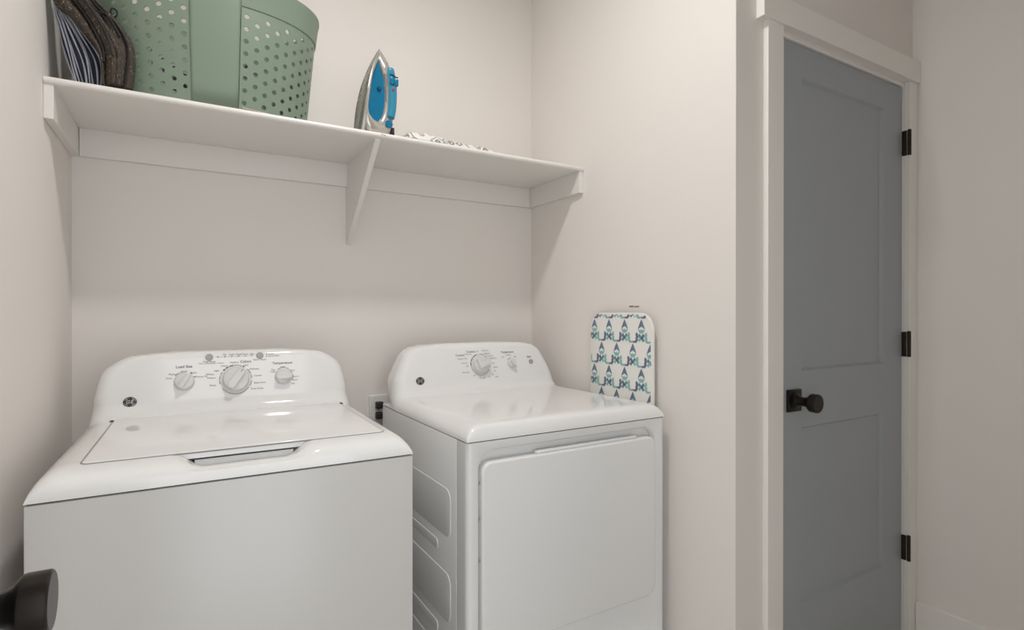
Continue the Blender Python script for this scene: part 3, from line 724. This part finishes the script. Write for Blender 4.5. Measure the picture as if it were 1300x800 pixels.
tube(bm, [bp(580, 168, -.335), bp(600, 185, -.325), bp(625, 215, -.32)], .0022, 7)
lab(obj('elastic_loop', bm, M['piping'], gb, True), 'small black elastic loop')

# ------------------------------------------------------------------ paper tag
tg = bmesh.new(); plate(tg, [(.425, -.371), (.497, -.368), (.497, -.350), (.430, -.352)], lambda a, b, h: Vector((a, b, ZT+h+.004*max(0, (.47-a)/.045))), .0006, .0014)
tag(obj('paper_tag', tg, M['paper']), 'small curled pinkish paper tag at the foot of the green basket', 'tag')

# ------------------------------------------------------------------ steam iron
si = empty('steam_iron', (.752, -.325, ZT), R(1.5)); tag(si, 'silver and blue steam iron standing on its heel on the shelf', 'iron')
def lean(h): return .10*h+.042*(max(h, 0)/.283)**3
HT = .284
def solew(h): return interp([(0, .041), (.02, .046), (.06, .052), (.10, .053), (.14, .050), (.18, .043), (.22, .032), (.25, .021), (.272, .010), (HT, .0015)], h)
def ipt(a, b, h): return Vector((a+lean(h)*(1-min(1, max(0, a)/.105)), b, h))
def sole_rings(specs, n=26):
    bm = bmesh.new(); rings = []
    hs = [HT*(1-(1-i/n)**1.35) for i in range(n+1)]
    for a, k, dh in specs:
        ring = []
        for h in hs: ring.append((a, -solew(h)*k, h*(1-dh)))
        for h in hs[::-1][1:]: ring.append((a, solew(h)*k, h*(1-dh)))
        rings.append([bm.verts.new(ipt(a_, b_, max(h_, .0005))) for a_, b_, h_ in ring])
    m_ = len(rings[0])
    for A, B in zip(rings, rings[1:]):
        for i in range(m_): bm.faces.new((A[i], A[(i+1) % m_], B[(i+1) % m_], B[i]))
    bm.faces.new(rings[0]); bm.faces.new(rings[-1]); return bm
lab(obj('soleplate', sole_rings([(0, .97, 0), (.0015, 1, 0), (.005, 1, 0)]), M['sole'], si, True, angle=50), 'grey metal soleplate with steam holes')
bm = bmesh.new()
for h in (.03, .045, .06, .075, .09, .11, .13, .15, .18, .21):
    for s in (-.72, .72, -.38, .38):
        if abs(s) < .5 and (h*1000) % 2: continue
        a, b = -.0004, s*solew(h); mt = Matrix.Translation(ipt(a, b, h)) @ Matrix.Rotation(R(-90), 4, 'Y')
        lathe(bm, [(.0024, 0), (0, .0001)], mt, 8)
obj('steam_holes', bm, M['hole'], si, normals=False)['kind'] = 'stuff'
lab(obj('skirt', sole_rings([(.005, .98, .005), (.008, 1.0, .005), (.012, .96, .01), (.016, .80, .03)]), M['chrome'], si, True, angle=50), 'silver body skirt')
# silver loop: side outline with a tear-shaped opening filled by the blue water tank
out_side = [(.028, .001), (.092, .001), (.106, .02), (.114, .06), (.116, .12), (.113, .18), (.104, .215), (.088, .238), (.066, .256), (.044, .268), (.020, .275), (.012, .24), (.008, .20), (.006, .15), (.006, .10), (.006, .05), (.010, .02)]
out_in = [(.022, .060), (.052, .044), (.070, .058), (.079, .10), (.077, .145), (.067, .185), (.048, .212), (.026, .238), (.019, .205), (.014, .17), (.012, .13), (.0135, .09)]
def resample(poly, n, start):
    P = [Vector((a, b, 0)) for a, b in poly]; P = catmull(P+[P[0]], 8)[:-1]
    c = Vector((.055, .14, 0)); res = []
    ang = [math.atan2(p.y-c.y, (p.x-c.x)*2.2) for p in P]
    for i in range(n):
        t_ = -math.pi+2*math.pi*i/n; bestp = None
        for j in range(len(P)):
            a0, a1 = ang[j], ang[(j+1) % len(P)]
            d = (a1-a0+math.pi) % (2*math.pi)-math.pi; e = (t_-a0+math.pi) % (2*math.pi)-math.pi
            if d > 0 and 0 <= e <= d: bestp = P[j].lerp(P[(j+1) % len(P)], e/d); break
        res.append((bestp.x, bestp.y) if bestp else (P[0].x, P[0].y))
    return res
NO = 64; OO = resample(out_side, NO, 0); II = resample(out_in, NO, 0)
bm = bmesh.new(); rings = []
def halfw(a, h): return min(max(.012, .046*(1-a/.125)+.010), max(.010, solew(h)*.9+.001))
def ring2(pts, k, sgn): return [bm.verts.new(ipt(a, sgn*halfw(a, h)*k, max(h, .0006))) for a, h in pts]
mid = [((a*.5+c*.5), (b*.5+d*.5)) for (a, b), (c, d) in zip(OO, II)]
near_o = [(a*.88+c*.12, b*.88+d*.12) for (a, b), (c, d) in zip(OO, II)]
near_i = [(a*.18+c*.82, b*.18+d*.82) for (a, b), (c, d) in zip(OO, II)]
seq = [ring2(OO, .55, -1), ring2(near_o, .9, -1), ring2(mid, 1, -1), ring2(near_i, .96, -1), ring2(II, .6, -1), ring2(II, .6, 1), ring2(near_i, .96, 1), ring2(mid, 1, 1), ring2(near_o, .9, 1), ring2(OO, .55, 1)]
for A, B in zip(seq, seq[1:]+[seq[0]]):
    for i in range(NO): bm.faces.new((A[i], A[(i+1) % NO], B[(i+1) % NO], B[i]))
lab(obj('body_shell', bm, M['chrome'], si, True, angle=70), 'silver body and handle loop')
bm = bmesh.new(); plate(bm, II, lambda a, b, h: ipt(a, h, b), -.016, .016)
tk = lab(obj('water_tank', bm, M['blue'], si), 'bright blue tear-shaped water tank')
bm = bmesh.new(); lathe(bm, [(.007, 0), (.007, .006), (.005, .008), (0, .008)], Matrix.Translation(ipt(.055, -.016, .150)) @ Matrix.Rotation(R(90), 4, 'X'), 16); obj('dial', bm, M['bluedark'], tk, True)
bm = bmesh.new(); gp = catmull([(.100, .060, 0), (.1065, .09, 0), (.109, .13, 0), (.108, .17, 0), (.101, .205, 0), (.094, .222, 0)], 4)
tube(bm, [ipt(p.x, -.0165, p.y) for p in gp], [.010]+[.0145]*(len(gp)-3)+[.0125, .008], 12)
hg = lab(obj('handle_grip', bm, M['bluelight'], si, True), 'translucent blue handle grip')
obj('spray_button', BX(-.007, .007, -.007, .007, -.012, .012, bev=.003), M['blue'], hg, True).location = ipt(.105, -.0295, .178)
obj('steam_button', BX(-.006, .006, -.007, .007, -.011, .011, bev=.003), M['blue'], hg, True).location = ipt(.119, -.0255, .176)
bm = bmesh.new(); tube(bm, [ipt(.090, -.0305, .198), ipt(.104, -.033, .1965), ipt(.116, -.029, .1925), ipt(.124, -.026, .194)], .0022, 7); obj('trigger', bm, M['bluedark'], hg, True)
bm = bmesh.new(); lathe(bm, [(.0042, 0), (.0042, .002), (0, .003)], Matrix.Translation(ipt(.107, -.0308, .151)) @ Matrix.Rotation(R(90), 4, 'X'), 14); lab(obj('indicator', bm, M['red'], hg, True), 'tiny red indicator')
bm = bmesh.new(); lathe(bm, [(.0125, 0), (.0125, .004), (.010, .006), (0, .0055)], Matrix.Translation(ipt(.094, -.0235, .040)) @ Matrix.Rotation(R(90), 4, 'X'), 22); lab(obj('round_button', bm, M['blue'], si, True), 'round blue dial near the heel')
bm = BX(.100, .118, -.014, .014, 0.0, .036, bev=.003); lab(obj('heel_rest', bm, M['black'], si, True), 'black heel rest')

# ------------------------------------------------------------------ folded cloth
fc = empty('folded_cloth', (1.078, -.33, ZT)); tag(fc, 'flat folded white cloth with grey print at the right end of the shelf', 'cloth')
def lump(x0, x1, y0, y1, z0, h, seed, name):
    bm = bmesh.new(); nx, ny = 40, 16; rnd = random.Random(seed); ph = [rnd.uniform(0, 6) for _ in range(4)]
    top = []; bot = []
    for i in range(nx+1):
        rt = []; rb = []
        for j in range(ny+1):
            a, b = 2*i/nx-1, 2*j/ny-1
            f = max(0, 1-abs(a)**5)**.5*max(0, 1-abs(b)**4)**.5
            x = x0+(x1-x0)*(a+1)/2; y = y0+(y1-y0)*(b+1)/2
            u = .5+.5*math.sin(9*a+ph[0])*.22+.10*math.sin(17*a+ph[1]+2*b)
            rt.append(bm.verts.new((x, y, z0+f*h*(.72+.5*(u-.5))+.0005))); rb.append(bm.verts.new((x, y, z0+.0004*(1-f))))
        top.append(rt); bot.append(rb)
    for G in (top, bot):
        for A, B in zip(G, G[1:]):
            for k in range(ny): bm.faces.new((A[k], A[k+1], B[k+1], B[k]))
    for i in range(nx): 
        for e in (0, ny): bm.faces.new((top[i][e], top[i+1][e], bot[i+1][e], bot[i][e]))
    for j in range(ny):
        for e in (0, nx): bm.faces.new((top[e][j], top[e][j+1], bot[e][j+1], bot[e][j]))
    bm.transform(Matrix.Translation((-1.065, .33, -ZT)))
    o = obj(name, bm, M['print'], fc, True, angle=80); return o
lump(.885, 1.035, -.368, -.25, ZT+.002, .040, 3, 'upper_fold')
lump(.975, 1.213, -.367, -.24, ZT+.0005, .030, 5, 'lower_fold')
